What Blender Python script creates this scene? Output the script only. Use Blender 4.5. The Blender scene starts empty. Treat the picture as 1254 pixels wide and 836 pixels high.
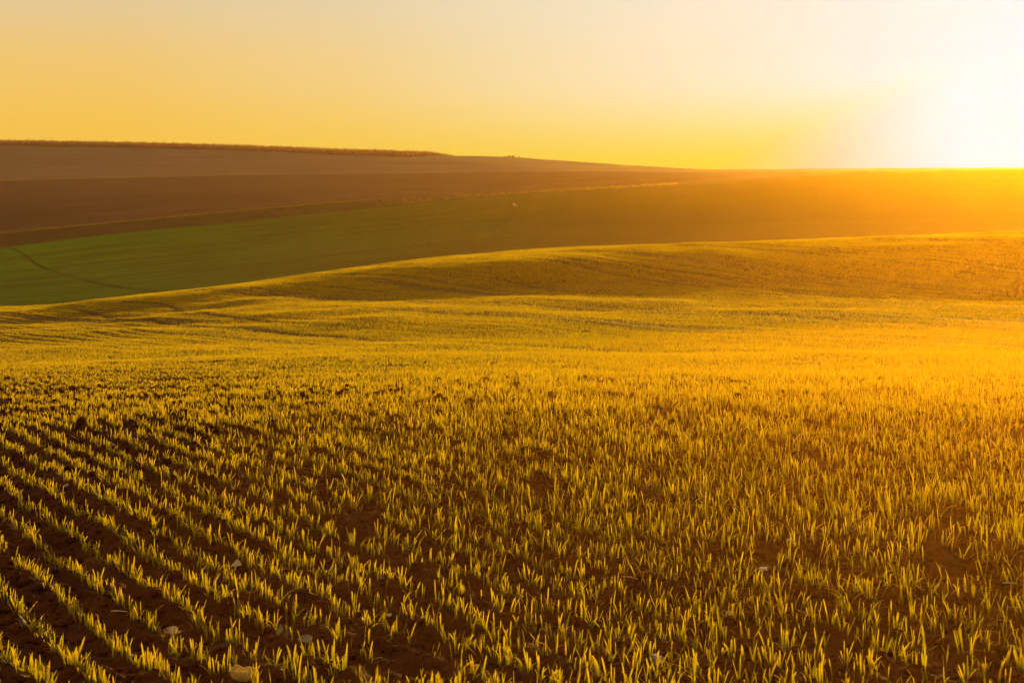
import bpy, bmesh, math
import numpy as np
from mathutils import Vector, noise as mnoise

rng = np.random.default_rng(7)
scene = bpy.context.scene
COL = scene.collection
R = math.radians

# ------------------------------------------------------------------ camera
FPX = 1741.0          # focal length in photo pixels (50 mm on a 36 mm sensor, photo 1254 wide)
HOR = 330.0           # the level horizon's row in the photo
cam_d = bpy.data.cameras.new('camera')
cam_d.lens = 50.0
cam_d.sensor_width = 36.0
cam_d.clip_start = 0.05
cam_d.clip_end = 6000
cam_d.shift_y = -(418.0 - HOR) / 1254.0
cam = bpy.data.objects.new('camera', cam_d)
COL.objects.link(cam)
cam.location = (0, 0, 0)
cam.rotation_euler = (R(90), 0, 0)
cam_d.dof.use_dof = True
cam_d.dof.focus_distance = 6.0
cam_d.dof.aperture_fstop = 9.0
scene.camera = cam

# ------------------------------------------------------------------ sun and sky
SUN_AZ = math.atan2(1290 - 627, FPX)                      # to the right of the view
SUN_EL = math.atan((HOR - 134) / FPX * math.cos(SUN_AZ))
SD = Vector((math.sin(SUN_AZ) * math.cos(SUN_EL), math.cos(SUN_AZ) * math.cos(SUN_EL), math.sin(SUN_EL)))
sun_d = bpy.data.lights.new('sun', 'SUN')
sun_d.energy = 5.8
sun_d.angle = R(0.5)
sun_d.color = (1.0, 0.55, 0.08)
sun = bpy.data.objects.new('sun', sun_d)
COL.objects.link(sun)
sun.rotation_euler = SD.to_track_quat('Z', 'Y').to_euler()
sun.location = (60, 150, 40)


class NT:
    """small helper to wire node trees"""
    def __init__(self, tree):
        self.t = tree
        tree.nodes.clear()

    def n(self, typ, **kw):
        nd = self.t.nodes.new(typ)
        for k, v in kw.items():
            setattr(nd, k, v)
        return nd

    def l(self, a, b):
        self.t.links.new(a, b)

    def val(self, sock, v):
        if hasattr(v, 'is_linked') or isinstance(v, bpy.types.NodeSocket):
            self.l(v, sock)
        else:
            sock.default_value = v

    def math(self, op, a, b=0.0, c=0.0, clamp=False):
        nd = self.n('ShaderNodeMath', operation=op)
        nd.use_clamp = clamp
        self.val(nd.inputs[0], a)
        self.val(nd.inputs[1], b)
        self.val(nd.inputs[2], c)
        return nd.outputs[0]

    def maprange(self, v, a, b, c=0.0, d=1.0, smooth=True):
        nd = self.n('ShaderNodeMapRange')
        nd.interpolation_type = 'SMOOTHSTEP' if smooth else 'LINEAR'
        nd.clamp = True
        self.val(nd.inputs['Value'], v)
        for k, q in zip(('From Min', 'From Max', 'To Min', 'To Max'), (a, b, c, d)):
            self.val(nd.inputs[k], q)
        return nd.outputs[0]

    def ramp(self, fac, stops, interp='LINEAR'):
        nd = self.n('ShaderNodeValToRGB')
        nd.color_ramp.interpolation = interp
        el = nd.color_ramp.elements
        while len(el) < len(stops):
            el.new(0.5)
        for e, (p, c) in zip(el, stops):
            e.position = p
            e.color = (c[0], c[1], c[2], 1) if not isinstance(c, (int, float)) else (c, c, c, 1)
        self.val(nd.inputs[0], fac)
        return nd.outputs[0]

    def mix(self, fac, a, b, typ='MIX'):
        nd = self.n('ShaderNodeMix', data_type='RGBA', blend_type=typ)
        nd.clamp_factor = True
        self.val(nd.inputs[0], fac)
        for s, v in ((nd.inputs[6], a), (nd.inputs[7], b)):
            if isinstance(v, bpy.types.NodeSocket):
                self.l(v, s)
            else:
                s.default_value = (v[0], v[1], v[2], 1)
        return nd.outputs[2]

    def noise(self, vec, scale, detail=4, rough=0.55, dist=0.0):
        nd = self.n('ShaderNodeTexNoise')
        if vec is not None:
            self.l(vec, nd.inputs['Vector'])
        nd.inputs['Scale'].default_value = scale
        nd.inputs['Detail'].default_value = detail
        nd.inputs['Roughness'].default_value = rough
        nd.inputs['Distortion'].default_value = dist
        return nd.outputs[0]

    def mapping(self, vec, rot=(0, 0, 0), scale=(1, 1, 1)):
        nd = self.n('ShaderNodeMapping')
        nd.inputs['Rotation'].default_value = rot
        self.l(vec, nd.inputs['Vector'])
        n2 = self.n('ShaderNodeMapping')
        n2.inputs['Scale'].default_value = scale
        self.l(nd.outputs[0], n2.inputs['Vector'])
        return n2.outputs[0]


world = bpy.data.worlds.new('World')
scene.world = world
world.use_nodes = True
w = NT(world.node_tree)
SKY_BOOST = 1.0
tc = w.n('ShaderNodeTexCoord')
sep = w.n('ShaderNodeSeparateXYZ')
w.l(tc.outputs['Generated'], sep.inputs[0])
horiz = w.math('SQRT', w.math('ADD', w.math('MULTIPLY', sep.outputs[0], sep.outputs[0]), w.math('MULTIPLY', sep.outputs[1], sep.outputs[1])))
tel = w.math('DIVIDE', sep.outputs[2], w.math('MAXIMUM', horiz, 0.01))      # tangent of elevation
base = w.ramp(tel, [(0.0, (.93, .50, .055)), (.075, (.945, .52, .055)), (.11, (.92, .535, .09)), (.145, (.87, .55, .155)), (.19, (.745, .565, .31)),
                    (.32, (.60, .44, .20)), (1.0, (.42, .26, .10))])
vd = w.n('ShaderNodeVectorMath', operation='DOT_PRODUCT')
w.l(tc.outputs['Generated'], vd.inputs[0])
vd.inputs[1].default_value = SD
ang = w.math('MULTIPLY', w.math('ARCCOSINE', w.math('MINIMUM', vd.outputs['Value'], 0.999999)), 180 / math.pi)   # degrees from the sun
angn = w.math('DIVIDE', ang, 60.0)
f_b = w.ramp(angn, [(0, 1.), (3.0/60, 1.), (6.0/60, .85), (11./60, .60), (16./60, .42), (20.5/60, .28), (27./60, .12), (36./60, .02), (1., 0.)])
f_g = w.ramp(angn, [(0, 1.), (4.6/60, 1.), (7./60, .93), (11./60, .80), (16./60, .62), (20.5/60, .45), (27./60, .2), (36./60, .03), (1., 0.)])
elev = w.maprange(tel, .07, .14, .0, 1.0)
near = w.maprange(ang, 3.2, 13.5, 1.0, 0.0)
f_b2 = w.math('MULTIPLY', f_b, w.math('MAXIMUM', elev, near))
elev_g = w.maprange(tel, .06, .135, .48, 1.0)
f_g2 = w.math('MULTIPLY', f_g, w.math('MAXIMUM', elev_g, near))
bs = w.n('ShaderNodeSeparateColor')
w.l(base, bs.inputs[0])
def lerp(a, t, target):
    return w.math('ADD', a, w.math('MULTIPLY', t, w.math('SUBTRACT', target, a)))
# the lit haze in the lower air (built below) adds its own light in front of this sky: what the upper sky gives is the rest
HZ_S, HZ_G, HZ_TOP, HZ_FAR = 2.5e-4, .82, 60.0, 405.0
hg = w.math('DIVIDE', (1 - HZ_G ** 2) / (4 * math.pi),
            w.math('POWER', w.math('SUBTRACT', 1 + HZ_G ** 2, w.math('MULTIPLY', vd.outputs['Value'], 2 * HZ_G)), 1.5))
plen = w.math('MINIMUM', w.math('DIVIDE', HZ_TOP, w.math('MAXIMUM', tel, .001)), HZ_FAR)
hz = w.math('MULTIPLY', w.math('MULTIPLY', hg, plen), 0.88 * 5.8 * HZ_S * 1.03)
cc = w.n('ShaderNodeCombineColor')
def rest(target, k):
    return w.math('MULTIPLY', w.math('MAXIMUM', w.math('SUBTRACT', target, w.math('MULTIPLY', hz, k)), 0.0), 1.03)
w.l(rest(lerp(bs.outputs[0], f_g2, 0.95), 0.93), cc.inputs[0])
w.l(rest(lerp(bs.outputs[1], f_g2, 0.905), .335), cc.inputs[1])
w.l(rest(lerp(bs.outputs[2], f_b2, 0.90), .006), cc.inputs[2])
bg1 = w.n('ShaderNodeBackground')
w.l(cc.outputs[0], bg1.inputs[0])
bg1.inputs[1].default_value = 1.0
nish = w.n('ShaderNodeTexSky', sky_type='NISHITA')
nish.sun_disc = False
nish.sun_elevation = SUN_EL
nish.sun_rotation = SUN_AZ
nish.dust_density = 3.0
nish.air_density = 1.2
bg2 = w.n('ShaderNodeBackground')
w.l(w.mix(1.0, nish.outputs[0], (1.0, .62, .20), 'MULTIPLY'), bg2.inputs[0])
bg2.inputs[1].default_value = 0.002
addw = w.n('ShaderNodeAddShader')
w.l(bg1.outputs[0], addw.inputs[0])
w.l(bg2.outputs[0], addw.inputs[1])
ow = w.n('ShaderNodeOutputWorld')
w.l(addw.outputs[0], ow.inputs[0])

# ------------------------------------------------------------------ terrain: knots (depth Z, photo row) along each viewing direction
def curve(pts):
    xs, ys = zip(*pts)
    def f(px):
        # linear with flat-ish extrapolation, smoothed over +-30 px
        px = np.asarray(px, float)
        out = 0
        for o, wt in ((-36, .12), (-18, .23), (0, .30), (18, .23), (36, .12)):
            out = out + wt * np.interp(px + o, xs, ys)
        return out
    return f

crest2 = curve([(-1500, 392), (-500, 381), (-60, 377.6), (0, 376.7), (60, 375), (100, 372.5), (144, 365), (201, 358.3), (298, 346.7), (420, 331.5), (528, 318.3), (635, 309.7),
                (743, 303), (840, 298.2), (1013, 291.2), (1254, 286), (1700, 283), (2700, 286)])
gtop = curve([(-1500, 380), (-400, 335), (-100, 314), (0, 304.5), (100, 290), (200, 280.5), (300, 271), (450, 256), (600, 241), (750, 232), (850, 226), (1000, 215), (1130, 210.5), (1254, 208.6), (1600, 207), (2700, 215)])
verge = curve([(-1500, 362), (-400, 318), (-100, 295), (0, 286.5), (120, 275), (300, 258), (450, 245.5), (555, 239.6), (600, 236.5), (750, 228.5), (850, 223.3), (1000, 213.4), (1130, 209.6), (1254, 207.9), (1600, 206.2), (2700, 214)])
brown = curve([(-1500, 240), (-300, 226), (0, 222), (150, 218), (300, 215), (450, 213), (600, 211), (750, 210), (850, 211), (950, 210), (1100, 208.4), (1254, 207.2), (1600, 205.5), (2700, 213)])
strip = curve([(-1500, 172), (0, 179), (150, 181), (300, 184.5), (450, 191.5), (560, 193.5), (627, 195.2), (750, 203.6), (850, 209), (950, 208.7), (1254, 206.6), (1600, 205), (2700, 212)])
sky_l = curve([(-1500, 170), (0, 177.5), (150, 179.5), (300, 183), (450, 189.8), (545, 191.2), (627, 193.2), (700, 198.2), (750, 202), (800, 205.4), (850, 208), (880, 208.9), (930, 208.5), (1040, 207), (1254, 206), (1600, 204), (2700, 211)])

KN = [
    (.6,  curve([(0, 2400), (1254, 2400)])),
    (2.0, curve([(0, 1330), (1254, 1330)])),
    (4.0, curve([(0, 836), (1254, 836)])),
    (6.2, curve([(0, 636), (1254, 632)])),
    (8.8, curve([(0, 526), (627, 520), (1254, 520)])),
    (13.6, curve([(0, 482), (300, 477), (627, 474), (1254, 474)])),
    (20., curve([(-600, 466), (0, 460), (300, 454), (627, 449), (1254, 450), (1900, 455)])),
    (27., curve([(-600, 456), (0, 448), (300, 441), (627, 434), (900, 435), (1254, 438), (1900, 443)])),
    (33., curve([(-600, 456), (0, 447.5), (300, 441.5), (627, 436), (900, 437), (1254, 440), (1900, 445)])),
    (41., curve([(-600, 447), (0, 439), (300, 431), (627, 425.5), (900, 426), (1254, 429), (1900, 434)])),
    (58., curve([(-600, 431), (0, 423), (300, 409), (627, 401), (900, 401), (1254, 402), (1900, 405)])),
    (80., curve([(-600, 415), (0, 407), (150, 399), (300, 389), (450, 381), (627, 376), (900, 374), (1254, 376), (1900, 377)])),
    (99., curve([(-600, 403), (0, 395), (150, 385), (300, 371), (450, 361), (627, 356), (900, 351), (1254, 349), (1900, 347)])),
    (119., curve([(-600, 389), (0, 383), (150, 369), (300, 351.5), (450, 338), (627, 320), (900, 311), (1254, 304.5), (1900, 302)])),
    (138., lambda p: crest2(p)),
    (160., lambda p: crest2(p) + 2.0),
    (195., lambda p: crest2(p) + 11),
    (262., lambda p: crest2(p) + 4),
    (330., lambda p: crest2(p) * .53 + gtop(p) * .47),
    (390., gtop),
    (412., verge),
    (520., brown),
    (660., strip),
    (720., sky_l),
    (800., lambda p: sky_l(p) + 9),
    (1100., lambda p: sky_l(p) + 60),
]
KZ = np.array([k[0] for k in KN])
I_CREST_END, I_G, I_V, I_B, I_S = 16, 19, 20, 21, 22

def pchip_slopes(x, y):
    h = np.diff(x)[:, None]
    d = np.diff(y, axis=0) / h
    m = np.zeros_like(y)
    w1 = 2 * h[1:] + h[:-1]
    w2 = h[1:] + 2 * h[:-1]
    same = d[:-1] * d[1:] > 0
    with np.errstate(divide='ignore', invalid='ignore'):
        hm = (w1 + w2) / (w1 / d[:-1] + w2 / d[1:])
    # a softer (mean) slope keeps broad rounded hills
    m[1:-1] = np.where(same, hm, 0.35 * (d[:-1] + d[1:]) / 2)
    m[0], m[-1] = d[0], d[-1]
    return m

def macro_columns(px):
    """heights at the knots and slopes for each column"""
    Y = np.array([k[1](px) for k in KN])
    H = (HOR - Y) / FPX * KZ[:, None]
    return H, pchip_slopes(KZ, H)

def eval_cols(H, M, Z):
    """H, M: (K, n); Z: (r, n) -> heights (r, n)"""
    j = np.clip(np.searchsorted(KZ, Z, side='right') - 1, 0, len(KZ) - 2)
    ci = np.broadcast_to(np.arange(H.shape[1]), Z.shape)
    x0, x1 = KZ[j], KZ[j + 1]
    h = x1 - x0
    t = np.clip((Z - x0) / h, 0, 1)
    y0, y1, m0, m1 = H[j, ci], H[j + 1, ci], M[j, ci], M[j + 1, ci]
    return (y0 * (2*t**3 - 3*t**2 + 1) + m0*h*(t**3 - 2*t**2 + t) + y1*(-2*t**3 + 3*t**2) + m1*h*(t**3 - t**2))

# table for point queries
TU = np.linspace(-1.3, 1.3, 521)
TH, TM = macro_columns(TU * FPX + 627)
def macro(X, Z):
    X = np.asarray(X, float); Z = np.asarray(Z, float)
    u = np.clip(X / np.maximum(Z, .6), -1.299, 1.299)
    f = (u + 1.3) / 2.6 * 520
    i = np.floor(f).astype(int); f = f - i
    Zc = np.clip(Z, KZ[0], KZ[-1] - 1e-3)
    j = np.clip(np.searchsorted(KZ, Zc, side='right') - 1, 0, len(KZ) - 2)
    h = KZ[j+1] - KZ[j]; t = (Zc - KZ[j]) / h
    a, b, c, d = (2*t**3 - 3*t**2 + 1), h*(t**3 - 2*t**2 + t), (-2*t**3 + 3*t**2), h*(t**3 - t**2)
    def col(i):
        return TH[j, i]*a + TM[j, i]*b + TH[j+1, i]*c + TM[j+1, i]*d
    return col(i) * (1 - f) + col(i + 1) * f

def vnoise(x, y, seed=0):
    xi = np.floor(x).astype(np.int64); yi = np.floor(y).astype(np.int64)
    fx = x - xi; fy = y - yi
    fx = fx*fx*fx*(fx*(fx*6-15)+10); fy = fy*fy*fy*(fy*(fy*6-15)+10)
    def hsh(a, b):
        n = (a * 374761393 + b * 668265263 + seed * 974634541) & 0xffffffff
        n = ((n ^ (n >> 13)) * 1274126177) & 0xffffffff
        n = (n ^ (n >> 16)) & 0xffffff
        return n / 0xffffff
    a = hsh(xi, yi); b = hsh(xi+1, yi); c = hsh(xi, yi+1); d = hsh(xi+1, yi+1)
    return (a*(1-fx)+b*fx)*(1-fy) + (c*(1-fx)+d*fx)*fy

PHI = R(33.0)
CP, SP = math.cos(PHI), math.sin(PHI)
ROW = 0.15
def pq(X, Z):
    return X * CP + Z * SP, -X * SP + Z * CP
def xz(p, q):
    return p * CP - q * SP, p * SP + q * CP

def micro(X, Z):
    """soil relief of the drilled field"""
    p, q = pq(X, Z)
    fade = np.clip((44 - Z) / 30, 0, 1)
    rowmod = .4 + 1.1 * vnoise(p * 1.7, q * .8, 3)
    deep = np.clip(-(X / np.maximum(Z, 1) + .04) * 5, 0, 1) * np.clip((Z - 6) / 6, 0, 1)
    d = (.008 + .020 * deep) * np.cos(2 * np.pi * p / ROW) * rowmod
    for sc, am, sd in ((2.2, .030, 11), (6., .030, 12), (14., .026, 13), (33., .015, 14), (75., .006, 15)):
        a, b = X * sc * .8 + Z * sc * .6 + 13.7 * sd, -X * sc * .6 + Z * sc * .8 + 5.1 * sd
        n = vnoise(a, b, sd)
        if sc > 5:
            n = 1 - np.abs(2 * n - 1) ** .8      # lumpy, clod-like
            n = n * vnoise(a * .31, b * .31, sd + 50) * 1.6
        d = d + am * (n - .45)
    und = (.16 * (vnoise(X * .13 + 4, Z * .10, 31) - .5) + .12 * (vnoise(X * .33 + 2, Z * .16, 33) - .5)) * np.clip((Z - 5) / 16, 0, 1)
    und = und + (.34 * (vnoise(X * .045 + 9, Z * .06, 32) - .5) + .16 * (vnoise(X * .11 + 1, Z * .17, 34) - .5)) * np.clip((Z - 30) / 40, 0, 1)
    ridge = .05 * (vnoise(p * 1.1, q * .03, 26) - .5) + .025 * (vnoise(p * 3.1, q * .06, 27) - .5)
    ridge = ridge + .30 * (vnoise(p * .16, q * .014 + 3, 29) - .5) * np.clip((Z - 45) / 25, 0, 1)
    lz = np.clip(-(X / np.maximum(Z, 1) + .16) * 6, 0, 1) * np.clip((Z - 45) / 15, 0, 1) * np.clip((125 - Z) / 20, 0, 1)
    ridge = ridge + .045 * lz * np.cos(2 * np.pi * p / .95) * (.4 + vnoise(p * .5, q * .05, 35))
    und = und + ridge * np.clip((Z - 22) / 30, 0, 1)
    return d * fade + und * np.clip((190 - Z) / 40, 0, 1)

def ground(X, Z):
    return macro(X, Z) + micro(np.asarray(X, float), np.asarray(Z, float))

def on_ground(px, py, zlo=2.5, zhi=190.):
    """the place on the terrain seen at a photo pixel: march along the sight line"""
    Z = np.exp(np.linspace(math.log(zlo), math.log(zhi), 4000))
    X = (px - 627) / FPX * Z
    ray = (HOR - py) / FPX * Z
    g = ground(X, Z) if zhi <= 200 else macro(X, Z)
    hit = np.nonzero(ray <= g)[0]
    i = hit[0] if len(hit) else len(Z) - 1
    return float(X[i]), float(Z[i]), float(g[i])

# ------------------------------------------------------------------ mesh helpers
def link(name, me, mat=None, parent=None):
    o = bpy.data.objects.new(name, me)
    COL.objects.link(o)
    if mat is not None:
        me.materials.append(mat)
    if parent is not None:
        o.parent = parent
    return o

def tag(o, label=None, cat=None, group=None, kind=None):
    for k, v in (('label', label), ('category', cat), ('group', group), ('kind', kind)):
        if v:
            o[k] = v
    return o

def np_mesh(name, V, F, smooth=False, attrs=None):
    """V (n,3), F (m,k) all faces with k corners"""
    me = bpy.data.meshes.new(name)
    V = np.ascontiguousarray(V, np.float32); F = np.ascontiguousarray(F, np.int32)
    me.vertices.add(len(V)); me.vertices.foreach_set('co', V.ravel())
    m, k = F.shape
    me.loops.add(m * k); me.loops.foreach_set('vertex_index', F.ravel())
    me.polygons.add(m)
    me.polygons.foreach_set('loop_start', np.arange(0, m * k, k, dtype=np.int32))
    me.polygons.foreach_set('loop_total', np.full(m, k, np.int32))
    me.polygons.foreach_set('use_smooth', np.full(m, smooth, bool))
    for nm, arr in (attrs or {}).items():
        at = me.attributes.new(nm, 'FLOAT', 'POINT')
        at.data.foreach_set('value', np.ascontiguousarray(arr, np.float32))
    me.update(calc_edges=True)
    return me

def grid_faces(r, c):
    i = np.arange(r * c).reshape(r, c)
    return np.stack([i[:-1, :-1], i[:-1, 1:], i[1:, 1:], i[1:, :-1]], -1).reshape(-1, 4)

# ------------------------------------------------------------------ materials
def new_mat(name):
    m = bpy.data.materials.new(name)
    m.use_nodes = True
    return m, NT(m.node_tree)

def finish(t, col, rough=.95, bump=None, bump_s=.5, bump_d=.02, spec=.2):
    b = t.n('ShaderNodeBsdfPrincipled')
    t.l(col, b.inputs['Base Color'])
    b.inputs['Roughness'].default_value = rough
    b.inputs['Specular IOR Level'].default_value = spec
    if bump is not None:
        bn = t.n('ShaderNodeBump')
        bn.inputs['Strength'].default_value = bump_s
        bn.inputs['Distance'].default_value = bump_d
        t.l(bump, bn.inputs['Height'])
        t.l(bn.outputs[0], b.inputs['Normal'])
    o = t.n('ShaderNodeOutputMaterial')
    t.l(b.outputs[0], o.inputs[0])

def soil_material():
    m, t = new_mat('soil')
    g = t.n('ShaderNodeNewGeometry').outputs['Position']
    n1 = t.noise(g, 26, 6, .65); n2 = t.noise(g, 3.1, 4, .6); n3 = t.noise(g, 160, 3, .6)
    c = t.mix(t.maprange(n1, .3, .7), (.046, .0120, .0026), (.125, .037, .0095))
    c = t.mix(t.maprange(n2, .35, .7), c, (.060, .0165, .0036))
    # where the stand of wheat closes in the distance its leaf litter and side shoots cover the soil
    sp = t.n('ShaderNodeSeparateXYZ'); t.l(g, sp.inputs[0])
    cover = t.maprange(sp.outputs[1], 14, 60, 0, .70)
    p1 = t.noise(t.mapping(g, (0, 0, R(-33)), (1.2, .03, .2)), 1.0, 5, .6)
    p2 = t.noise(g, .9, 6, .7)
    wheat = t.mix(t.maprange(p1, .3, .7), (.060, .050, .002), (.120, .088, .003))
    wheat = t.mix(t.maprange(p2, .42, .62, 0, .6), wheat, (.055, .026, .003))
    c = t.mix(cover, c, wheat)
    h = t.math('ADD', t.math('MULTIPLY', n1, .7), t.math('MULTIPLY', n3, .3))
    finish(t, c, .95, h, .9, .012, .15)
    return m

def field_material(name, dark, light, rotdeg, stripe, patch, fine=None, third=None, mott=1.2, grade=None, fade=None):
    m, t = new_mat(name)
    g = t.n('ShaderNodeNewGeometry').outputs['Position']
    s1 = t.noise(t.mapping(g, (0, 0, R(rotdeg)), (stripe * .3, 1. * .45, .2)), 1.0, 5, .6)
    s2 = t.noise(g, patch, 4, .6)
    s3 = t.noise(g, mott, 6, .7)
    f = t.math('ADD', t.math('MULTIPLY', s1, .5), t.math('ADD', t.math('MULTIPLY', s2, .3), t.math('MULTIPLY', s3, .2)))
    c = t.mix(t.maprange(f, .435, .565), dark, light)
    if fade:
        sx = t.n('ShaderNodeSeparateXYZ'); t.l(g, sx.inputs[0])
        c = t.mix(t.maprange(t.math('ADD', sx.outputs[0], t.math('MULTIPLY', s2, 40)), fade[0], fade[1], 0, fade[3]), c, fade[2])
    if grade:
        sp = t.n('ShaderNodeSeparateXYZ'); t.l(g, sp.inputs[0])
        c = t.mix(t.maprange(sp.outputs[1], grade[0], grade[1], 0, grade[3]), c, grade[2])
    if third:
        c = t.mix(t.maprange(t.noise(g, mott * 1.7, 5, .7), .55, .72, 0, .7), c, third)
    finish(t, c, .95, s3, .7, .35, .1)
    return m

def leaf_material(name, dlo, dhi, tlo, thi, tip=(.50, .17, .03), trans=.62):
    m, t = new_mat(name)
    al = t.n('ShaderNodeAttribute', attribute_name='along').outputs['Fac']
    ti = t.n('ShaderNodeAttribute', attribute_name='tint').outputs['Fac']
    a = t.maprange(al, .0, .75)
    dc = t.mix(a, dlo, dhi)
    tcx = t.mix(a, tlo, thi)
    green = t.maprange(ti, 0., .55, .55, 0)
    dc = t.mix(green, dc, (dlo[0], dlo[1]*1.15, dlo[2]))
    tcx = t.mix(green, tcx, (thi[0]*.45, thi[1]*.72, thi[2]))
    dry = t.math('MULTIPLY', t.maprange(ti, .80, .92), t.maprange(al, .62, .95))
    dc = t.mix(dry, dc, tip); tcx = t.mix(dry, tcx, tip)
    d = t.n('ShaderNodeBsdfDiffuse'); t.l(dc, d.inputs[0])
    tr = t.n('ShaderNodeBsdfTranslucent'); t.l(tcx, tr.inputs[0])
    mx = t.n('ShaderNodeMixShader'); mx.inputs[0].default_value = trans
    t.l(d.outputs[0], mx.inputs[1]); t.l(tr.outputs[0], mx.inputs[2])
    gl = t.n('ShaderNodeBsdfGlossy'); gl.inputs['Roughness'].default_value = .42
    gl.inputs[0].default_value = (.9, .9, .9, 1)
    mx2 = t.n('ShaderNodeMixShader'); mx2.inputs[0].default_value = .035
    t.l(mx.outputs[0], mx2.inputs[1]); t.l(gl.outputs[0], mx2.inputs[2])
    o = t.n('ShaderNodeOutputMaterial'); t.l(mx2.outputs[0], o.inputs[0])
    return m

M_SOIL = soil_material()
M_WHEAT = leaf_material('wheat_leaf', (.035, .050, .001), (.18, .14, .002), (.11, .14, .002), (.88, .645, .003))
M_DRYGRASS = leaf_material('dry_grass', (.20, .12, .03), (.34, .22, .05), (.4, .24, .05), (.6, .38, .07))
M_BRISTLE = leaf_material('seed_bristle', (.40, .22, .04), (.50, .28, .05), (.9, .52, .08), (.9, .52, .08), trans=.8)
M_TALL = leaf_material('tall_crop_leaf', (.30, .145, .105), (.48, .23, .17), (.20, .09, .06), (.34, .16, .09), trans=.25)
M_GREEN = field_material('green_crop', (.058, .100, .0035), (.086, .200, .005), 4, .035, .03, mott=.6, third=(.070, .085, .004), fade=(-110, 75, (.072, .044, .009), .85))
M_BANK = field_material('bank_weeds', (.045, .026, .016), (.085, .052, .030), 3, .5, .2, mott=1.6, third=(.10, .07, .018))
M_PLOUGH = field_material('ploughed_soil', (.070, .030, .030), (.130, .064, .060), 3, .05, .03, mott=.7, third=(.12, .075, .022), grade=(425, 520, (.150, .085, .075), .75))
M_STUB = field_material('stubble', (.185, .118, .105), (.245, .165, .150), 2, .04, .02, mott=.8)
M_FTRACK = field_material('worn_crop', (.040, .038, .006), (.07, .070, .008), 0, 1, .8)
M_TRACK = field_material('track_soil', (.035, .018, .008), (.06, .032, .014), 0, 1, .8)

# ------------------------------------------------------------------ ground sheets
def ucols():
    mid = np.arange(-.52, .5201, .0018)
    return np.concatenate([np.linspace(-1.25, -.53, 60), mid, np.linspace(.53, 1.25, 60)])

def field_sheet():
    U = ucols()
    Zr = np.concatenate([np.geomspace(.62, 2.2, 40)[:-1], np.exp(np.arange(math.log(2.2), math.log(14), .0036)), np.geomspace(14.05, 195., 300)])
    Zr[-1] = 195.
    Z = np.repeat(Zr[:, None], len(U), 1)
    X = Z * U[None, :]
    H, M = macro_columns(U * FPX + 627)
    Y = eval_cols(H, M, Z) + micro(X, Z)
    V = np.stack([X, Z, Y], -1).reshape(-1, 3)
    o = link('field_ground', np_mesh('field_ground', V, grid_faces(*Z.shape), True), M_SOIL)
    return tag(o, kind='structure')

def band_sheet(name, z0, z1, nr, mat, nc=620, rel=.0, wob=0.0):
    U = np.linspace(-1.25, 1.25, nc)
    H, M = macro_columns(U * FPX + 627)
    t = np.linspace(0, 1, nr)[:, None]
    Z = (z0 * (1 - t) + z1 * t) * np.ones((1, nc))
    X = Z * U
    edge = np.minimum(t, 1 - t) * 4
    Y = eval_cols(H, M, Z) + rel * np.clip(edge, 0, 1) * (vnoise(X * .06, Z * .03, 5) + .5 * vnoise(X * .2, Z * .09, 6) - .75)
    V = np.stack([X, Z, Y], -1).reshape(-1, 3)
    return tag(link(name, np_mesh(name, V, grid_faces(nr, nc), True), mat), kind='structure')

field_sheet()
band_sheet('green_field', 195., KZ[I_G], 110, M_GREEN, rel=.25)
band_sheet('field_bank', KZ[I_G], KZ[I_V], 14, M_BANK, rel=.25)
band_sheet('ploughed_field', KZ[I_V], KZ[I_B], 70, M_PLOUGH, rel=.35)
band_sheet('stubble_field', KZ[I_B], 1100., 110, M_STUB, rel=.3)

# ------------------------------------------------------------------ tracks
def track(name, pix, width, lift, far=False, mat=None):
    pts = []
    for x, y in pix:
        pts.append(on_ground(x, y, 20, 190) if not far else on_ground(x, y, 215, 388))
    P = np.array(pts)[:, :2]
    d = np.concatenate([[0], np.cumsum(np.hypot(*np.diff(P, axis=0).T))])
    s = np.linspace(0, d[-1], max(40, int(d[-1] / .8)))
    C = np.stack([np.interp(s, d, P[:, 0]), np.interp(s, d, P[:, 1])], -1)
    for _ in range(12):
        C[1:-1] = (C[:-2] + 2 * C[1:-1] + C[2:]) / 4
    T = np.gradient(C, axis=0); T /= np.linalg.norm(T, axis=1, keepdims=True)
    N = np.stack([-T[:, 1], T[:, 0]], -1)
    rows = []
    for k in (-1, -.5, 0, .5, 1):
        wv = width * .5 * k * (1 + .35 * (vnoise(s * .7, s * 0 + 9.3 * k, 77) - .5))
        Q = C + N * wv[:, None]
        g = (ground if not far else macro)(Q[:, 0], Q[:, 1]) + lift
        rows.append(np.stack([Q[:, 0], Q[:, 1], g], -1))
    V = np.stack(rows, 1)
    o = link(name, np_mesh(name, V.reshape(-1, 3), grid_faces(len(s), 5), True), mat or M_TRACK)
    tag(o, kind='structure')
    return C

TRACKS = []
TRACKS.append((track('wheel_track', [(58, 377.2), (85, 378), (108, 382), (154, 391), (201, 396), (287, 403.5), (359, 409), (420, 412.5)], .5, .012), .40))
TRACKS.append((track('wheel_track', [(150, 369.5), (201, 373.5), (251, 383.5), (305, 391), (359, 396)], .5, .012), .40))
TRACKS.append((track('wheel_track', [(700, 318), (790, 328), (888, 339), (977, 350), (1060, 359), (1121, 366)], .6, .012), .32))
track('field_track', [(12, 303), (20, 306), (32, 313), (42, 322), (62, 331), (100, 342), (150, 352), (200, 357)], 0.6, .06, far=True, mat=M_FTRACK)

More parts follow.
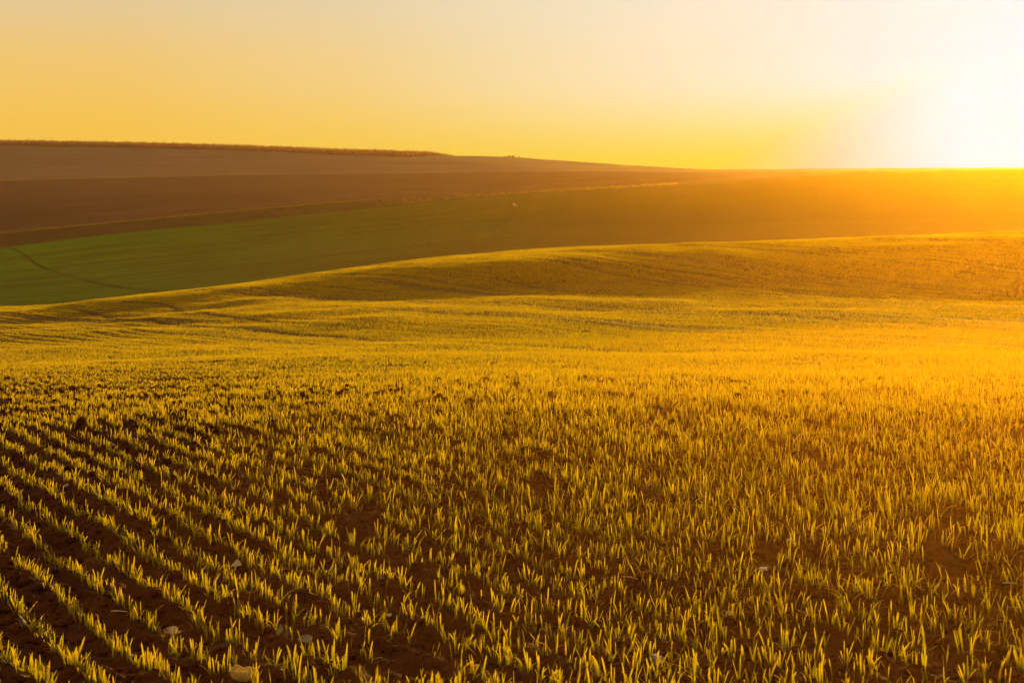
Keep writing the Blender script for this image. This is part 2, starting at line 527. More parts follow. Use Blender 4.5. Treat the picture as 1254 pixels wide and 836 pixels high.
# ------------------------------------------------------------------ blades
def blades(B, hgt, wid, yaw, lean, curl, nseg, tint, wave=None):
    """leaf blades as strips: B (n,3) bases. Returns V, triangles, attributes"""
    n = len(B)
    if nseg == 5:
        S = np.array([0, .22, .45, .68, .90, 1.]); W = np.array([.48, .80, 1., .98, .72, 0])
    elif nseg == 3:
        S = np.array([0, .35, .72, 1.]); W = np.array([.5, .95, .85, 0])
    else:
        S = np.array([0, .55, 1.]); W = np.array([.6, 1., 0])
    k = len(S) - 1
    dx, dy = np.cos(yaw), np.sin(yaw)
    face = yaw + np.pi / 2 + rng.normal(0, .6, n)
    fx, fy = np.cos(face), np.sin(face)
    twist = rng.normal(0, .7, n)
    V = np.zeros((n, 2 * k + 1, 3), np.float32)
    al = np.zeros((n, 2 * k + 1), np.float32)
    for i, (s, ww) in enumerate(zip(S, W)):
        off = hgt * (lean * s + curl * s ** 2.2)
        up = hgt * s * np.sqrt(np.maximum(1 - lean ** 2, .1)) - hgt * .55 * curl * s ** 3
        c = B + np.stack([dx * off, dy * off, up], -1)
        ca, sa = np.cos(twist * s), np.sin(twist * s)
        wx, wy = fx * ca - fy * sa, fx * sa + fy * ca
        side = np.stack([wx, wy, np.zeros(n)], -1) * (wid * ww * .5)[:, None]
        if i < k:
            V[:, 2*i] = c - side; V[:, 2*i+1] = c + side
            al[:, 2*i] = s; al[:, 2*i+1] = s
        else:
            V[:, 2*k] = c; al[:, 2*k] = 1
    tri = []
    for i in range(k - 1):
        tri += [(2*i, 2*i+1, 2*i+3), (2*i, 2*i+3, 2*i+2)]
    tri.append((2*k-2, 2*k-1, 2*k))
    T = np.array(tri, np.int64)
    F = (np.arange(n)[:, None, None] * (2*k+1) + T[None]).reshape(-1, 3)
    return V.reshape(-1, 3), F, al.ravel(), np.repeat(tint, 2*k+1)

def join(parts):
    Vs, Fs, As, Ts, o = [], [], [], [], 0
    for V, F, a, t in parts:
        Vs.append(V); Fs.append(F + o); As.append(a); Ts.append(t); o += len(V)
    return np.concatenate(Vs), np.concatenate(Fs), np.concatenate(As), np.concatenate(Ts)

def sow(z0, z1, step, rowstep, margin, halfu):
    """plant places along the drill rows with depth in [z0, z1)"""
    hw = halfu * z1 + margin
    cs = [pq(x, z) for x in (-hw, hw) for z in (z0, z1)]
    p0, p1 = min(c[0] for c in cs), max(c[0] for c in cs)
    q0, q1 = min(c[1] for c in cs), max(c[1] for c in cs)
    rows = np.arange(math.floor(p0 / ROW), math.ceil(p1 / ROW) + 1, rowstep) * ROW
    Xs, Zs = [], []
    nq = int((q1 - q0) / step)
    for r in rows:
        q = q0 + (np.arange(nq) + rng.uniform(0, 1, nq)) * step
        p = r + rng.normal(0, .0085, nq) * (1 + 2.0 * np.clip(((r * CP - q * SP) / np.maximum(r * SP + q * CP, 1) + .25) * 2.2, 0, 1.2)) + .02 * (vnoise(q * .6, q * 0 + r * 7, 8) - .5)
        x, z = xz(p, q)
        k = (z >= z0) & (z < z1) & (np.abs(x) < halfu * z + margin)
        x, z = x[k], z[k]
        # gaps and thinner spots
        dens = .62 + .8 * vnoise(x * 2.3, z * 2.3, 21) * (.5 + vnoise(x * .5, z * .5, 22))
        pr, qr = pq(x, z)
        stripe = vnoise(pr * .9, qr * .022, 24) + .6 * vnoise(pr * 2.6, qr * .05, 25)
        dens = dens * (1 + np.clip((z - 24) / 40, 0, 1) * (np.clip((stripe - .35) * 2.2, .12, 1.4) - 1))
        dens = dens * (1 - .35 * np.clip((x / z - .02) * 3, 0, 1) * np.clip((7.5 - z) / 3, 0, 1))
        dens = dens * (1 + .5 * np.clip((x / z + .2) * 3, 0, 1) * np.clip((z - 5.2) / 2, 0, 1) * np.clip((16 - z) / 6, 0, 1))
        left = np.clip(-(x / z + .05) * 5, 0, 1) * np.clip((z - 8) / 4, 0, 1) * np.clip((34 - z) / 8, 0, 1)
        lz = np.clip(-(x / z + .16) * 6, 0, 1) * np.clip((z - 45) / 15, 0, 1) * np.clip((125 - z) / 20, 0, 1)
        dens = dens * (1 - .8 * lz * (np.cos(2 * np.pi * pr / .95) < -.25) * (vnoise(pr * .5, qr * .05, 35) > .3))
        dens = dens * (1 - .12 * left)
        gap = (vnoise(x * 7, z * 7, 23) > .13) & (vnoise(x * 3.1 + 7, z * 3.1, 28) > .11)
        k = gap & (rng.uniform(0, 1, len(x)) < dens)
        Xs.append(x[k]); Zs.append(z[k])
    X, Z = np.concatenate(Xs), np.concatenate(Zs)
    for C, hw2 in TRACKS:
        if z1 > 45:
            b0 = C.min(0) - 1; b1 = C.max(0) + 1
            c = np.nonzero((X > b0[0]) & (X < b1[0]) & (Z > b0[1]) & (Z < b1[1]))[0]
            kill = []
            for i0 in range(0, len(c), 4000):
                ii = c[i0:i0+4000]
                dd = ((X[ii, None] - C[None, :, 0])**2 + (Z[ii, None] - C[None, :, 1])**2).min(1)
                kill.append(ii[(dd < hw2**2) & (rng.uniform(0, 1, len(ii)) < .8)])
            if kill:
                keep = np.ones(len(X), bool); keep[np.concatenate(kill)] = False
                X, Z = X[keep], Z[keep]
    return X, Z

def plants_to_blades(X, Z, nb_lo, nb_hi, h_mu, w_mu, nseg, ids=False):
    n = len(X)
    nb = rng.integers(nb_lo, nb_hi + 1, n)
    idx = np.repeat(np.arange(n), nb)
    Y = ground(X, Z) - .006
    vig = (.80 + .40 * vnoise(X * .8, Z * .8, 41)) * np.clip(1.04 + .72 * X / Z, .80, 1.27) * (1 - .30 * np.clip(-(X / Z + .04) * 5, 0, 1) * np.clip((Z - 8) / 5, 0, 1) * np.clip((36 - Z) / 8, 0, 1))
    m = len(idx)
    B = np.stack([X[idx], Z[idx], Y[idx]], -1)
    B[:, :2] += rng.normal(0, .004, (m, 2))
    hgt = h_mu * vig[idx] * np.clip(rng.normal(1, .33, m), .3, 1.75)
    wid = w_mu * np.clip(rng.normal(1, .25, m), .45, 1.6)
    yaw = rng.uniform(0, 2 * np.pi, m)
    lean = np.where(rng.uniform(0, 1, m) < .05, rng.uniform(.4, .9, m), np.abs(rng.normal(.06, .17, m)).clip(0, .8))
    curl = np.where(rng.uniform(0, 1, m) < .18, rng.uniform(.2, .9, m), np.abs(rng.normal(0, .09, m)))
    tint = np.clip(rng.uniform(0, 1, m) * .8 + .2 * vnoise(X[idx] * .4, Z[idx] * .4, 44), 0, 1)
    return B, hgt, wid, yaw, lean, curl, nseg, tint, idx

# nearest plants: one object each; the others: one stand
STONE_PX = [(290, 694), (209, 775), (297, 830), (376, 787), (342, 776), (28, 767), (935, 699), (895, 752), (804, 812), (146, 752), (652, 796), (771, 711)]
X, Z = sow(1.4, 11., 1/95, 1, .55, .47)
px = X / Z * FPX + 627
py = HOR - ground(X, Z) / Z * FPX
clear = np.ones(len(X), bool)
for sx, sy in STONE_PX:
    gx, gz, gy = on_ground(sx, sy)
    clear &= ~((np.abs(X - gx) < .028) & (Z < gz + .01) & (Z > gz - .10))
X, Z, px, py = X[clear], Z[clear], px[clear], py[clear]
infr = (px > 4) & (px < 1250) & (py < 842)
order = np.argsort(np.where(infr, -py, 1e9))
near_ids = order[:300]
far_mask = np.ones(len(X), bool); far_mask[near_ids] = False

parts = []
Xf, Zf = X[far_mask], Z[far_mask]
*a, idx = plants_to_blades(Xf, Zf, 1, 3, .057, .0042, 5)
parts.append(blades(*a))
for z0, z1, step, rs, lo, hi, h, wd, ns, mg in ((11., 30., 1/56, 1, 1, 3, .058, .0060, 3, .7), (30., 60., 1/27, 1, 2, 2, .070, .0115, 2, .8),
                                     (60., 105., 1/15, 1, 2, 2, .080, .017, 2, 1.), (105., 178., 1/13, 1, 2, 2, .095, .028, 2, 1.)):
    x, z = sow(z0, z1, step, rs, mg, .44)
    *a, idx = plants_to_blades(x, z, lo, hi, h, wd, ns)
    parts.append(blades(*a))
V, F, al, ti = join(parts)
print('wheat tris', len(F))
o = link('wheat', np_mesh('wheat', V, F, False, {'along': al, 'tint': ti}), M_WHEAT)
tag(o, 'young green wheat standing in long drilled rows over the whole field and the rise behind', 'wheat', kind='stuff')

for i in near_ids:
    *a, idx = plants_to_blades(X[i:i+1], Z[i:i+1], 1, 3, .058, .0045, 5)
    a[0] = a[0] - np.array([[X[i], Z[i], 0]]); z0 = float(a[0][:, 2].mean()); a[0][:, 2] -= z0
    V, F, al, ti = blades(*a)
    o = link('wheat_seedling', np_mesh('wheat_seedling', V, F, False, {'along': al, 'tint': ti}), M_WHEAT)
    o.location = (X[i], Z[i], z0)
    tag(o, 'small wheat seedling with backlit green blades in the nearest rows along the bottom edge', 'wheat seedling', 'wheat seedlings in the nearest rows')

# ------------------------------------------------------------------ clods
def ico(sub, seed, rough=.35):
    bm = bmesh.new()
    bmesh.ops.create_icosphere(bm, subdivisions=sub, radius=1)
    sv = Vector((seed * 3.1, seed * 1.7, seed * .9))
    for v in bm.verts:
        c = v.co.copy()
        f = 1 + rough * mnoise.noise(c * 1.1 + sv) + rough * .6 * mnoise.noise(c * 2.6 + sv) + rough * .3 * mnoise.noise(c * 6 + sv)
        v.co = c * f
    V = np.array([v.co[:] for v in bm.verts]); F = np.array([[v.index for v in f.verts] for f in bm.faces])
    bm.free()
    return V, F

def scatter_clods():
    Vs, Fs, o = [], [], 0
    variants = [ico(2, s, .5) for s in range(5)] + [ico(3, s + 9, .5) for s in range(4)]
    for n, z0, z1, lo, hi, big in ((11000, 2.6, 7.5, .004, .009, False), (14000, 2.6, 11., .008, .017, False), (3600, 2.7, 14., .015, .030, True), (160, 3., 24., .028, .045, True)):
        z = np.sqrt(rng.uniform(z0**2, z1**2, n)); x = rng.uniform(-.45, .45, n) * z
        p, q = pq(x, z)
        fr = np.abs(((p / ROW) % 1) - .5)                     # 0.5 on the row, 0 between rows
        keep = rng.uniform(0, 1, n) > np.clip(fr * 2 - .2, 0, 1) * .8
        x, z = x[keep], z[keep]
        y = ground(x, z)
        r = lo * (hi / lo) ** (rng.uniform(0, 1, len(x)) ** 1.6)
        for i in range(len(x)):
            Vb, Fb = variants[rng.integers(5, 9)] if big else variants[rng.integers(0, 5)]
            a = rng.uniform(0, 6.28); ca, sa = math.cos(a), math.sin(a)
            sc = r[i] * rng.uniform(.75, 1.25, 3) * np.array([1, 1, .75])
            W = Vb * sc
            W = np.stack([W[:, 0]*ca - W[:, 1]*sa, W[:, 0]*sa + W[:, 1]*ca, W[:, 2]], -1)
            Vs.append(W + np.array([x[i], z[i], y[i] + r[i] * .25])); Fs.append(Fb + o); o += len(Vb)
    V, F = np.concatenate(Vs), np.concatenate(Fs)
    print('clod tris', len(F))
    ob = link('soil_clods', np_mesh('soil_clods', V, F, True), M_SOIL)
    tag(ob, 'brown clods and crumbs of earth lying between the wheat rows', 'soil clods', kind='stuff')
scatter_clods()

# ------------------------------------------------------------------ stones, straw
def stone_material(name, c0, c1, c2=None, trans=0.0):
    m, t = new_mat(name)
    tcn = t.n('ShaderNodeTexCoord').outputs['Object']
    n = t.noise(tcn, 60, 5, .65)
    c = t.mix(t.maprange(n, .35, .65), c0, c1)
    if c2:
        sp = t.n('ShaderNodeSeparateXYZ'); t.l(tcn, sp.inputs[0])
        c = t.mix(t.math('MULTIPLY', t.maprange(sp.outputs[0], .004, -.010), t.maprange(n, .3, .5)), c, c2)
    h = t.noise(tcn, 160, 4, .6)
    b = t.n('ShaderNodeBsdfPrincipled')
    t.l(c, b.inputs['Base Color']); b.inputs['Roughness'].default_value = .6
    bn = t.n('ShaderNodeBump'); bn.inputs['Strength'].default_value = .5; bn.inputs['Distance'].default_value = .003
    t.l(h, bn.inputs['Height']); t.l(bn.outputs[0], b.inputs['Normal'])
    o = t.n('ShaderNodeOutputMaterial')
    if trans > 0:
        tr = t.n('ShaderNodeBsdfTranslucent'); t.l(c, tr.inputs[0])
        mx = t.n('ShaderNodeMixShader'); mx.inputs[0].default_value = trans
        t.l(b.outputs[0], mx.inputs[1]); t.l(tr.outputs[0], mx.inputs[2]); t.l(mx.outputs[0], o.inputs[0])
    else:
        t.l(b.outputs[0], o.inputs[0])
    return m

MS_PALE = stone_material('pale_flint', (.42, .36, .33), (.62, .55, .50))
MS_GREY = stone_material('grey_flint', (.20, .17, .17), (.36, .31, .30))
MS_DARK = stone_material('dark_flint', (.10, .08, .08), (.22, .18, .18))
MS_RUST = stone_material('rusty_flint', (.40, .33, .31), (.55, .47, .44), (.30, .075, .02))
MS_HONEY = stone_material('honey_flint', (.62, .48, .20), (.80, .64, .32), None, .45)
MS_STRAW = stone_material('straw', (.34, .22, .10), (.50, .35, .17), None, .3)
MS_LEAF = stone_material('dry_leaf', (.26, .12, .05), (.36, .19, .08), None, .5)
MS_WEED = stone_material('dry_weed', (.60, .26, .05), (.75, .36, .08), None, .8)
MS_PINK = stone_material('pinkish_stone', (.55, .42, .34), (.75, .60, .50))

def flint(seed, w_, d_, h_, npts=15, flat=0.0):
    r = np.random.default_rng(seed)
    bm = bmesh.new()
    for _ in range(npts):
        v = r.normal(0, 1, 3); v /= np.linalg.norm(v)
        v *= r.uniform(.8, 1.05)
        if flat:
            v[2] = max(v[2], -flat)
        bm.verts.new((v[0] * w_ / 2, v[1] * d_ / 2, v[2] * h_ / 2))
    bmesh.ops.convex_hull(bm, input=bm.verts)
    bmesh.ops.delete(bm, geom=[v for v in bm.verts if not v.link_faces], context='VERTS')
    bmesh.ops.bevel(bm, geom=bm.edges[:], offset=min(w_, d_, h_) * .03, segments=1, affect='EDGES', profile=.6)
    me = bpy.data.meshes.new('stone'); bm.to_mesh(me); bm.free()
    return me

def half_shell(w_, d_, h_, seed):
    """a broken hollow flint lying like half a bowl, its rim ragged"""
    r = np.random.default_rng(seed)
    na, nh = 40, 9
    V = []
    for side in (1.0, .80):
        for j in range(nh):
            t = j / (nh - 1)
            for i in range(na):
                a = 2 * math.pi * i / na
                rag = 1 + .10 * math.sin(3 * a + 1) + .06 * math.sin(7 * a)
                rad = math.sin(t * math.pi / 2 * .96 + .04) ** .8 * side * (1 + .06 * math.sin(5 * a + t * 3))
                zz = (1 - math.cos(t * math.pi / 2)) * (rag if t > .4 else 1) + (1 - side) * .35 * (1 - t)
                V.append((rad * math.cos(a) * w_ / 2, rad * math.sin(a) * d_ / 2, zz * h_ - h_ * .15))
    F = []
    for s in range(2):
        o0 = s * nh * na
        for j in range(nh - 1):
            for i in range(na):
                q = [o0 + j*na + i, o0 + j*na + (i+1) % na, o0 + (j+1)*na + (i+1) % na, o0 + (j+1)*na + i]
                F.append(q if s == 1 else q[::-1])
    for i in range(na):
        F.append([(nh-1)*na + i, (nh-1)*na + (i+1) % na, nh*na + (nh-1)*na + (i+1) % na, nh*na + (nh-1)*na + i])
    V.append((0, 0, -h_ * .15)); V.append((0, 0, .12 * h_ - h_ * .15))
    for i in range(na):
        F.append([len(V) - 2, (i+1) % na, i]); F.append([len(V) - 1, nh*na + i, nh*na + (i+1) % na])
    me = bpy.data.meshes.new('stone'); me.from_pydata(V, [], F); me.polygons.foreach_set('use_smooth', [True] * len(F)); me.update()
    return me

def place(name, me, mat, px_, py_, rot, label, cat, sink=0.0, group=None, up=0.):
    x, z, y = on_ground(px_, py_)
    o = link(name, me, mat)
    o.location = (x, z, y - sink + up)
    o.rotation_euler = rot
    tag(o, label, cat, group)
    return o

def pxs(n, px_, py_):
    return n / FPX * on_ground(px_, py_)[1]

STONES = [
    # px, py(base), width px, height px, depth factor, material, rot, seed, label
    (290, 696, 17, 12, .8, MS_PALE, (0, .15, .3), 3, 'pale angular flint with a pointed corner, on bare soil left of centre'),
    (209, 777, 30, 11, .7, MS_RUST, (0, -.08, .1), 5, 'flat flint, rust orange on one end and grey white on the other'),
    (376, 788, 30, 11, .6, MS_GREY, (.1, .25, .2), 8, 'long grey flint shard tilted beside a leafy wheat tuft'),
    (342, 778, 9, 17, .7, MS_GREY, (0, .2, .5), 9, 'narrow upright grey shard standing among wheat blades'),
    (28, 769, 11, 21, .6, MS_DARK, (.2, -.35, .4), 10, 'dark grey shard leaning upright near the left edge'),
    (81, 598, 10, 7, 1, MS_GREY, (0, 0, .4), 12, 'small dull grey stone between two rows at the left'),
    (935, 700, 15, 7, .9, MS_PALE, (0, .1, .2), 13, 'white topped stone among sparse blades right of centre'),
    (895, 753, 11, 6, 1, MS_PALE, (0, 0, 1.), 14, 'small white stone chip in front of a large clod'),
    (804, 814, 24, 16, .8, MS_GREY, (.1, .2, .7), 15, 'blocky grey stone half buried near the bottom edge'),
    (160, 806, 9, 6, 1, MS_PALE, (0, 0, .2), 16, 'tiny pale pebble lying in the dark furrow at bottom left'),
    (477, 754, 9, 6, 1, MS_PALE, (0, .1, .9), 17, 'tiny white pebble beside a wheat row left of centre'),
    (967, 663, 10, 5, 1, MS_PALE, (0, 0, .1), 18, 'thin white stone fleck behind thick wheat tufts'),
    (1178, 517, 6, 5, 1, MS_PALE, (0, 0, .3), 19, 'bright white speck of stone far up the right side of the field'),
    (131, 528, 6, 4, 1, MS_PALE, (0, 0, .3), 20, 'white pebble among the dense blades at the upper left of the near field'),
]
for (x_, y_, wpx, hpx, df, mat, rot, sd, lab) in STONES:
    wm, hm = pxs(wpx, x_, y_), pxs(hpx, x_, y_)
    place('stone', flint(sd, wm, wm * df, hm * 1.25), mat, x_, y_, rot, lab, 'stone', 0, None, hm * .35)
x_, y_ = 297, 834
wm, hm = pxs(31, x_, y_), pxs(15, x_, y_)
place('stone', half_shell(wm, wm * .75, hm, 4), MS_HONEY, x_, y_, (.12, .05, .2), 'honey coloured broken flint shaped like half a bowl, at the bottom edge', 'stone', 0, None, hm * .1)

def sliver(L, w_, bend, seed):
    """thin bent strip with thickness: a scrap of dry straw or husk"""
    r = np.random.default_rng(seed)
    n = 14
    V, F = [], []
    for i in range(n):
        t = i / (n - 1)
        c = (L * (t - .5), bend * L * math.sin(t * math.pi), .25 * L * abs(bend) * math.sin(t * math.pi * 1.3))
        ww = w_ * (.5 + .5 * math.sin(math.pi * (.12 + .8 * t))) * (1 + .1 * r.normal())
        for k in range(6):
            a = 2 * math.pi * k / 6
            V.append((c[0], c[1] + math.cos(a) * ww / 2, c[2] + math.sin(a) * ww * .3))
    for i in range(n - 1):
        for k in range(6):
            F.append([i*6 + k, i*6 + (k+1) % 6, (i+1)*6 + (k+1) % 6, (i+1)*6 + k])
    F.append(list(range(6))[::-1]); F.append([(n-1)*6 + k for k in range(6)])
    me = bpy.data.meshes.new('straw'); me.from_pydata(V, [], F); me.polygons.foreach_set('use_smooth', [True] * len(F)); me.update()
    return me

STRAWS = [
    # px, py, length px, width px, yaw, tilt, material, label
    (146, 753, 20, 2.6, .1, .05, MS_PALE, .05, 'pale straight stalk scrap lying across a furrow at the left'),
    (771, 712, 20, 3.2, -.25, .1, MS_STRAW, .08, 'thick pale stalk scrap on bare soil near the middle'),
    (1202, 726, 34, 1.6, .15, -.18, MS_STRAW, .06, 'long thin straw on the clods below a pale husk at the right'),
    (1245, 749, 24, 2., 0, .05, MS_STRAW, .03, 'short bright straw at the very right edge of the near field'),
    (1243, 598, 22, 1.8, 0, .02, MS_STRAW, .04, 'level straw caught between tall blades at the right edge'),
    (1160, 592, 20, 1.8, .3, .35, MS_STRAW, .05, 'slanting orange straw across the dense blades at the right'),
    (137, 547, 11, 3.4, .5, .6, MS_PALE, .12, 'white curled husk among the wheat rows at the upper left'),
    (1240, 719, 26, 3.4, .2, .1, MS_PALE, .1, 'pale torn husk at the foot of wheat blades near the right edge'),
    (462, 811, 15, 2.2, -.4, -.3, MS_STRAW, .1, 'short straw leaning on a clod near the bottom, left of centre'),
]
for (x_, y_, lp, wp, yaw, tilt, mat, bend, lab) in STRAWS:
    place('straw', sliver(pxs(lp, x_, y_), pxs(wp, x_, y_), bend, int(x_)), mat, x_, y_, (0, tilt, yaw), lab, 'straw', 0, None, pxs(4, x_, y_))

def straw_litter():
    n = 420
    z = np.sqrt(rng.uniform(2.7 ** 2, 12 ** 2, n)); x = rng.uniform(-.42, .42, n) * z
    B = np.stack([x, z, ground(x, z) + .004], -1)
    V, F, al, ti = blades(B, rng.uniform(.012, .045, n), rng.uniform(.0015, .0035, n), rng.uniform(0, 6.28, n), rng.uniform(.82, .97, n), rng.uniform(0, .15, n), 3, rng.uniform(.56, .79, n))
    o = link('straw_litter', np_mesh('straw_litter', V, F, False, {'along': al, 'tint': ti}), M_DRYGRASS)
    tag(o, 'short bits of dry straw and husk littered over the soil between the rows', 'straw litter', kind='stuff')
straw_litter()

def dry_leaf(L):
    V, F = [], []
    n, m = 12, 5
    for i in range(n):
        t = i / (n - 1)
        for j in range(m):
            s = j / (m - 1) - .5
            ww = L * .55 * math.sin(math.pi * min(1, .06 + t * .94)) ** .7
            V.append((L * (t - .5), s * ww, L * (.18 * abs(s) * 2 + .15 * math.sin(t * 3 + s * 2))))
    for i in range(n - 1):
        for j in range(m - 1):
            F.append([i*m + j, (i+1)*m + j, (i+1)*m + j + 1, i*m + j + 1])
    me = bpy.data.meshes.new('dry_leaf'); me.from_pydata(V, [], F); me.polygons.foreach_set('use_smooth', [True] * len(F)); me.update()
    return me
place('dry_leaf', dry_leaf(pxs(17, 652, 797)), MS_LEAF, 652, 797, (.2, .3, .5), 'curled tan dead leaf lying on the soil near the bottom', 'leaf', 0, None, .006)

# ------------------------------------------------------------------ pale stone far off in the green field
x, z, y = on_ground(630, 252, 215, 388)
bm = bmesh.new()
for k in range(2):
    r = bmesh.ops.create_icosphere(bm, subdivisions=2, radius=1)
    for v in r['verts']:
        n = 1 + .3 * mnoise.noise(v.co * 1.3 + Vector((k * 4, 0, 0)))
        v.co = Vector((v.co.x * (.34 if k else .3) * n + (.28 if k else -.12), v.co.y * .3 * n, v.co.z * (.22 if k else .36) * n + (.08 if k else .25)))
me = bpy.data.meshes.new('boulder'); bm.to_mesh(me); bm.free()
o = link('boulder', me, MS_PINK); o.location = (x, z, y)
tag(o, 'pale pinkish boulder lying alone in the dark green field', 'boulder')

# ------------------------------------------------------------------ far verge, tall crop on the skyline, bushes
def verge_grass():
    n = 17000
    px_ = rng.uniform(-500, 830, n)
    lit = px_ < 460
    Zv = np.where(lit, KZ[I_V] + rng.normal(0, .5, n), KZ[I_G] + (KZ[I_V] - KZ[I_G]) * (.25 + rng.uniform(-.1, .5, n)))
    b = rng.uniform(0, 1, n) < .3
    px_ = np.where(b, rng.uniform(-400, 330, n), px_)
    Zv = np.where(b, KZ[I_B] + rng.normal(0, .4, n), Zv)
    X = (px_ - 627) / FPX * Zv
    pat = vnoise(X * .12, X * 0 + 3, 61)
    k = rng.uniform(0, 1, n) < (.25 + .9 * pat)
    X, Zv = X[k], Zv[k]
    m = len(X)
    B = np.stack([X, Zv, macro(X, Zv) - .05], -1)
    V, F, al, ti = blades(B, rng.uniform(.25, .75, m), rng.uniform(.05, .16, m), rng.uniform(0, 6.28, m), np.abs(rng.normal(.2, .2, m)).clip(0, .8), np.abs(rng.normal(.1, .2, m)).clip(0, .6), 3, rng.uniform(.5, .8, m))
    o = link('verge_grass', np_mesh('verge_grass', V, F, False, {'along': al, 'tint': ti}), M_DRYGRASS)
    tag(o, 'thin lines of dry golden grass along the edges of the brown and green fields', 'grass', kind='stuff')
verge_grass()

def tall_crop():
    n = 52000
    px_ = rng.uniform(-900, 556, n)
    Zc = rng.uniform(662, 724, n)
    # the strip thins out towards its right end
    endz = np.interp(px_, [500, 556], [662, 716])
    k = Zc > endz - 3
    px_, Zc = px_[k], Zc[k]
    X = (px_ - 627) / FPX * Zc
    m = len(X)
    hm = np.interp(px_, [-900, 0, 300, 470, 525, 548, 556], [2.6, 2.5, 2.2, 2.6, 2.2, 1.1, .4])
    h = hm * np.clip(rng.normal(.88, .16, m), .4, 1.35) * (.9 + .22 * vnoise(X * .5, Zc * .2, 66))
    B = np.stack([X, Zc, macro(X, Zc) - .1], -1)
    V, F, al, ti = blades(B, h, rng.uniform(.12, .34, m), rng.uniform(0, 6.28, m), np.abs(rng.normal(.03, .05, m)), np.abs(rng.normal(.03, .06, m)), 3, rng.uniform(.56, .78, m))
    o = link('tall_crop', np_mesh('tall_crop', V, F, False, {'along': al, 'tint': ti}), M_TALL)
    tag(o, 'strip of tall dry maize standing dark along the left skyline', 'crop', kind='stuff')
tall_crop()

M_BARK, t_ = new_mat('bark')
g_ = t_.n('ShaderNodeNewGeometry').outputs['Position']
finish(t_, t_.mix(t_.noise(g_, 8), (.03, .018, .01), (.06, .04, .025)), .9)
M_BUSH = leaf_material('bush_leaf', (.05, .03, .012), (.09, .055, .02), (.06, .035, .012), (.10, .06, .02), trans=.3)

def bush(px_, h, wid, label):
    zz = 716.
    x = (px_ - 627) / FPX * zz
    y = float(macro(np.array([x]), np.array([zz]))[0])
    root = bpy.data.objects.new('bush', None); COL.objects.link(root); root.location = (x, zz, y - .1)
    tag(root, label, 'bush', 'bushes on the skyline')
    n = 700
    d = rng.normal(0, 1, (n, 3)); d /= np.linalg.norm(d, axis=1, keepdims=True)
    lump = 1 + .28 * np.sin(d[:, 0] * 4 + px_) * np.cos(d[:, 2] * 3 + px_ * .7)
    C = d * (rng.uniform(.3, 1, n) ** .5 * lump)[:, None] * np.array([wid / 2, wid / 2, h * .42]) + np.array([0, 0, h * .56])
    V, F, al, ti = blades(C, rng.uniform(.12, .28, n), rng.uniform(.08, .16, n), rng.uniform(0, 6.28, n), rng.uniform(0, .7, n), rng.uniform(0, .4, n), 3, rng.uniform(.2, .8, n))
    link('foliage', np_mesh('foliage', V, F, False, {'along': al, 'tint': ti}), M_BUSH, root)
    bm = bmesh.new()
    for k in range(5):
        a = k * 1.26 + px_
        tip = Vector((math.cos(a) * wid * .28, math.sin(a) * wid * .28, h * .7))
        prev = None
        for i in range(5):
            t = i / 4
            c = Vector((tip.x * t ** 1.4, tip.y * t ** 1.4, tip.z * t)); rr = .05 * (1 - .75 * t)
            ring = [bm.verts.new(c + Vector((math.cos(b) * rr, math.sin(b) * rr, 0))) for b in (0, 1.57, 3.14, 4.71)]
            if prev:
                for j in range(4):
                    bm.faces.new((prev[j], prev[(j+1) % 4], ring[(j+1) % 4], ring[j]))
            prev = ring
    me = bpy.data.meshes.new('stem'); bm.to_mesh(me); bm.free()
    link('stem', me, M_BARK, root)

bush(619, .75, .8, 'leftmost small bush on the skyline, just left of a round bush')
bush(623.6, 1.05, 1.1, 'small round bush on the skyline, touching the widest bush')
bush(628.2, 1.15, 1.7, 'widest bush in the little group on the skyline')
bush(635.5, .7, .9, 'lowest bush on the skyline, standing apart at the right of the group')

# ------------------------------------------------------------------ drooping weed at the right edge
def tube_mesh(name, pts, rad, nsides=8):
    V, F = [], []
    P = [Vector(p) for p in pts]
    for i, p in enumerate(P):
        tdir = (P[min(i+1, len(P)-1)] - P[max(i-1, 0)]).normalized()
        a = tdir.cross(Vector((0, 1, 0.01))).normalized(); b = tdir.cross(a)
        for k in range(nsides):
            q = 2 * math.pi * k / nsides
            V.append(p + (a * math.cos(q) + b * math.sin(q)) * rad[i])
    n = len(P)
    for i in range(n - 1):
        for k in range(nsides):
            F.append([i*nsides + k, i*nsides + (k+1) % nsides, (i+1)*nsides + (k+1) % nsides, (i+1)*nsides + k])
    F.append(list(range(nsides))); F.append([(n-1)*nsides + k for k in range(nsides)][::-1])
    me = bpy.data.meshes.new(name); me.from_pydata([v[:] for v in V], [], F); me.polygons.foreach_set('use_smooth', [True] * len(F)); me.update()
    return me

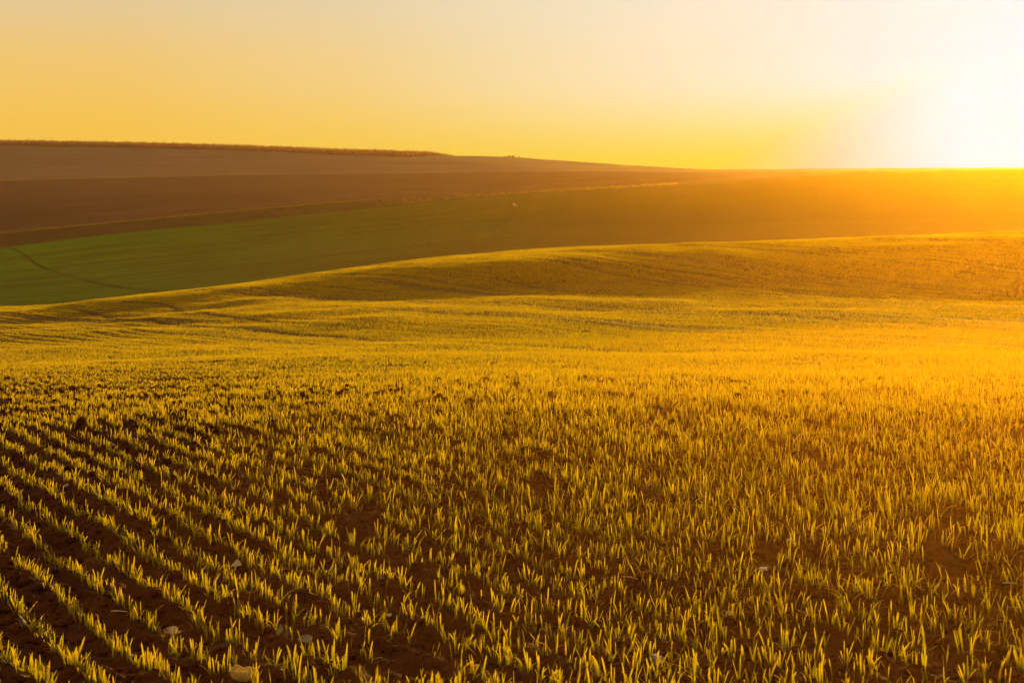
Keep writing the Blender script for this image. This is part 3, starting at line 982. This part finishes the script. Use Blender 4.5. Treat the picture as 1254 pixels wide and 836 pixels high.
def weed():
    zz = 3.4
    def at(px_, py_, dz=0):
        return ((px_ - 627) / FPX * zz, (HOR - py_) / FPX * zz)
    bx = (1296 - 627) / FPX * zz
    by = float(ground(np.array([bx]), np.array([zz]))[0])
    root = bpy.data.objects.new('weed', None); COL.objects.link(root); root.location = (bx, zz, by)
    tag(root, 'dry weed leaning in at the right edge with its seed head drooping', 'weed')
    ctl = [(1296, None), (1297, 470), (1290, 390), (1276, 352), (1262, 342), (1250, 346), (1244, 354), (1241, 361)]
    P = []
    for px_, py_ in ctl:
        if py_ is None:
            P.append((0, 0, -.02)); continue
        x, y = at(px_, py_)
        P.append((x - bx, 0, y - by))
    P = np.array(P); t = np.arange(len(P)); tt = np.linspace(0, len(P) - 1, 60)
    Q = np.stack([np.interp(tt, t, P[:, k]) for k in range(3)], -1)
    for _ in range(4):
        Q[1:-1] = (Q[:-2] + 2 * Q[1:-1] + Q[2:]) / 4
    link('stem', tube_mesh('stem', Q[:46], np.linspace(.002, .0008, 46)), MS_WEED, root)
    sh = Q[40:]
    n = len(sh)
    rad = [.0004 + .0004 * math.sin(math.pi * (i / (n - 1)) ** .8) ** .8 for i in range(n)]
    hd = link('seed_head', tube_mesh('seed_head', sh, rad, 10), MS_WEED, root)
    m = 120
    ii = rng.integers(1, n - 1, m)
    B = sh[ii] + rng.normal(0, .002, (m, 3))
    V, F, al, ti = blades(B, rng.uniform(.005, .012, m), rng.uniform(.0010, .0022, m), rng.uniform(0, 6.28, m), rng.uniform(.2, .9, m), rng.uniform(.1, .5, m), 3, rng.uniform(.5, .8, m))
    link('bristles', np_mesh('bristles', V, F, False, {'along': al, 'tint': ti}), M_BRISTLE, hd)
weed()

# ------------------------------------------------------------------ haze volumes added to imitate veiling lens glare, lit by the sun
def haze(name, label, shape, centre, half, density, aniso, col):
    bm = bmesh.new()
    if shape == 'box':
        bmesh.ops.create_cube(bm, size=2)
    else:
        bmesh.ops.create_icosphere(bm, subdivisions=5, radius=1)
    for v in bm.verts:
        v.co = Vector([v.co[k] * half[k] for k in range(3)])
    me = bpy.data.meshes.new(name); bm.to_mesh(me); bm.free()
    m, t = new_mat(name)
    vs = t.n('ShaderNodeVolumeScatter')
    vs.inputs['Color'].default_value = (*col, 1)
    vs.inputs['Density'].default_value = density
    vs.inputs['Anisotropy'].default_value = aniso
    o = t.n('ShaderNodeOutputMaterial'); t.l(vs.outputs[0], o.inputs['Volume'])
    ob = link(name, me, m)
    ob.location = centre
    tag(ob, label, 'haze', kind='stuff')
haze('haze', 'thin golden haze added over all the fields to give the veil of lens glare', 'box', (0, (HZ_FAR - 40) / 2, HZ_TOP / 2 - 40), (1500, (HZ_FAR + 40) / 2, HZ_TOP / 2 + 40), HZ_S, HZ_G, (1., .56, .05))  # scattering box added to give the orange veil of glare towards the sun
haze('glare_volume', 'low glowing volume added over the hollow before the rise for the glare', 'ball', (26, 66, -.9), (60, 62, 2.6), 2.2e-4, .80, (1., .46, .03))  # added scatter ball: strengthens the glare veil in front of the rise
haze('glare_volume', 'low glowing volume added over the nearest sparse rows at the right for the glare', 'ball', (2.9, 6.6, -1.05), (4.6, 5.6, .80), 1.05e-2, .78, (1., .43, .03))  # added scatter ball: lifts the near right soil like lens glare

# ------------------------------------------------------------------ render settings
scene.view_settings.view_transform = 'Standard'
scene.view_settings.look = 'None'
scene.view_settings.exposure = 0
scene.view_settings.gamma = 1
scene.render.engine = 'CYCLES'
c = scene.cycles
c.max_bounces = 5
c.diffuse_bounces = 3
c.glossy_bounces = 2
c.transmission_bounces = 4
c.volume_bounces = 0
c.transparent_max_bounces = 8
c.use_denoising = True
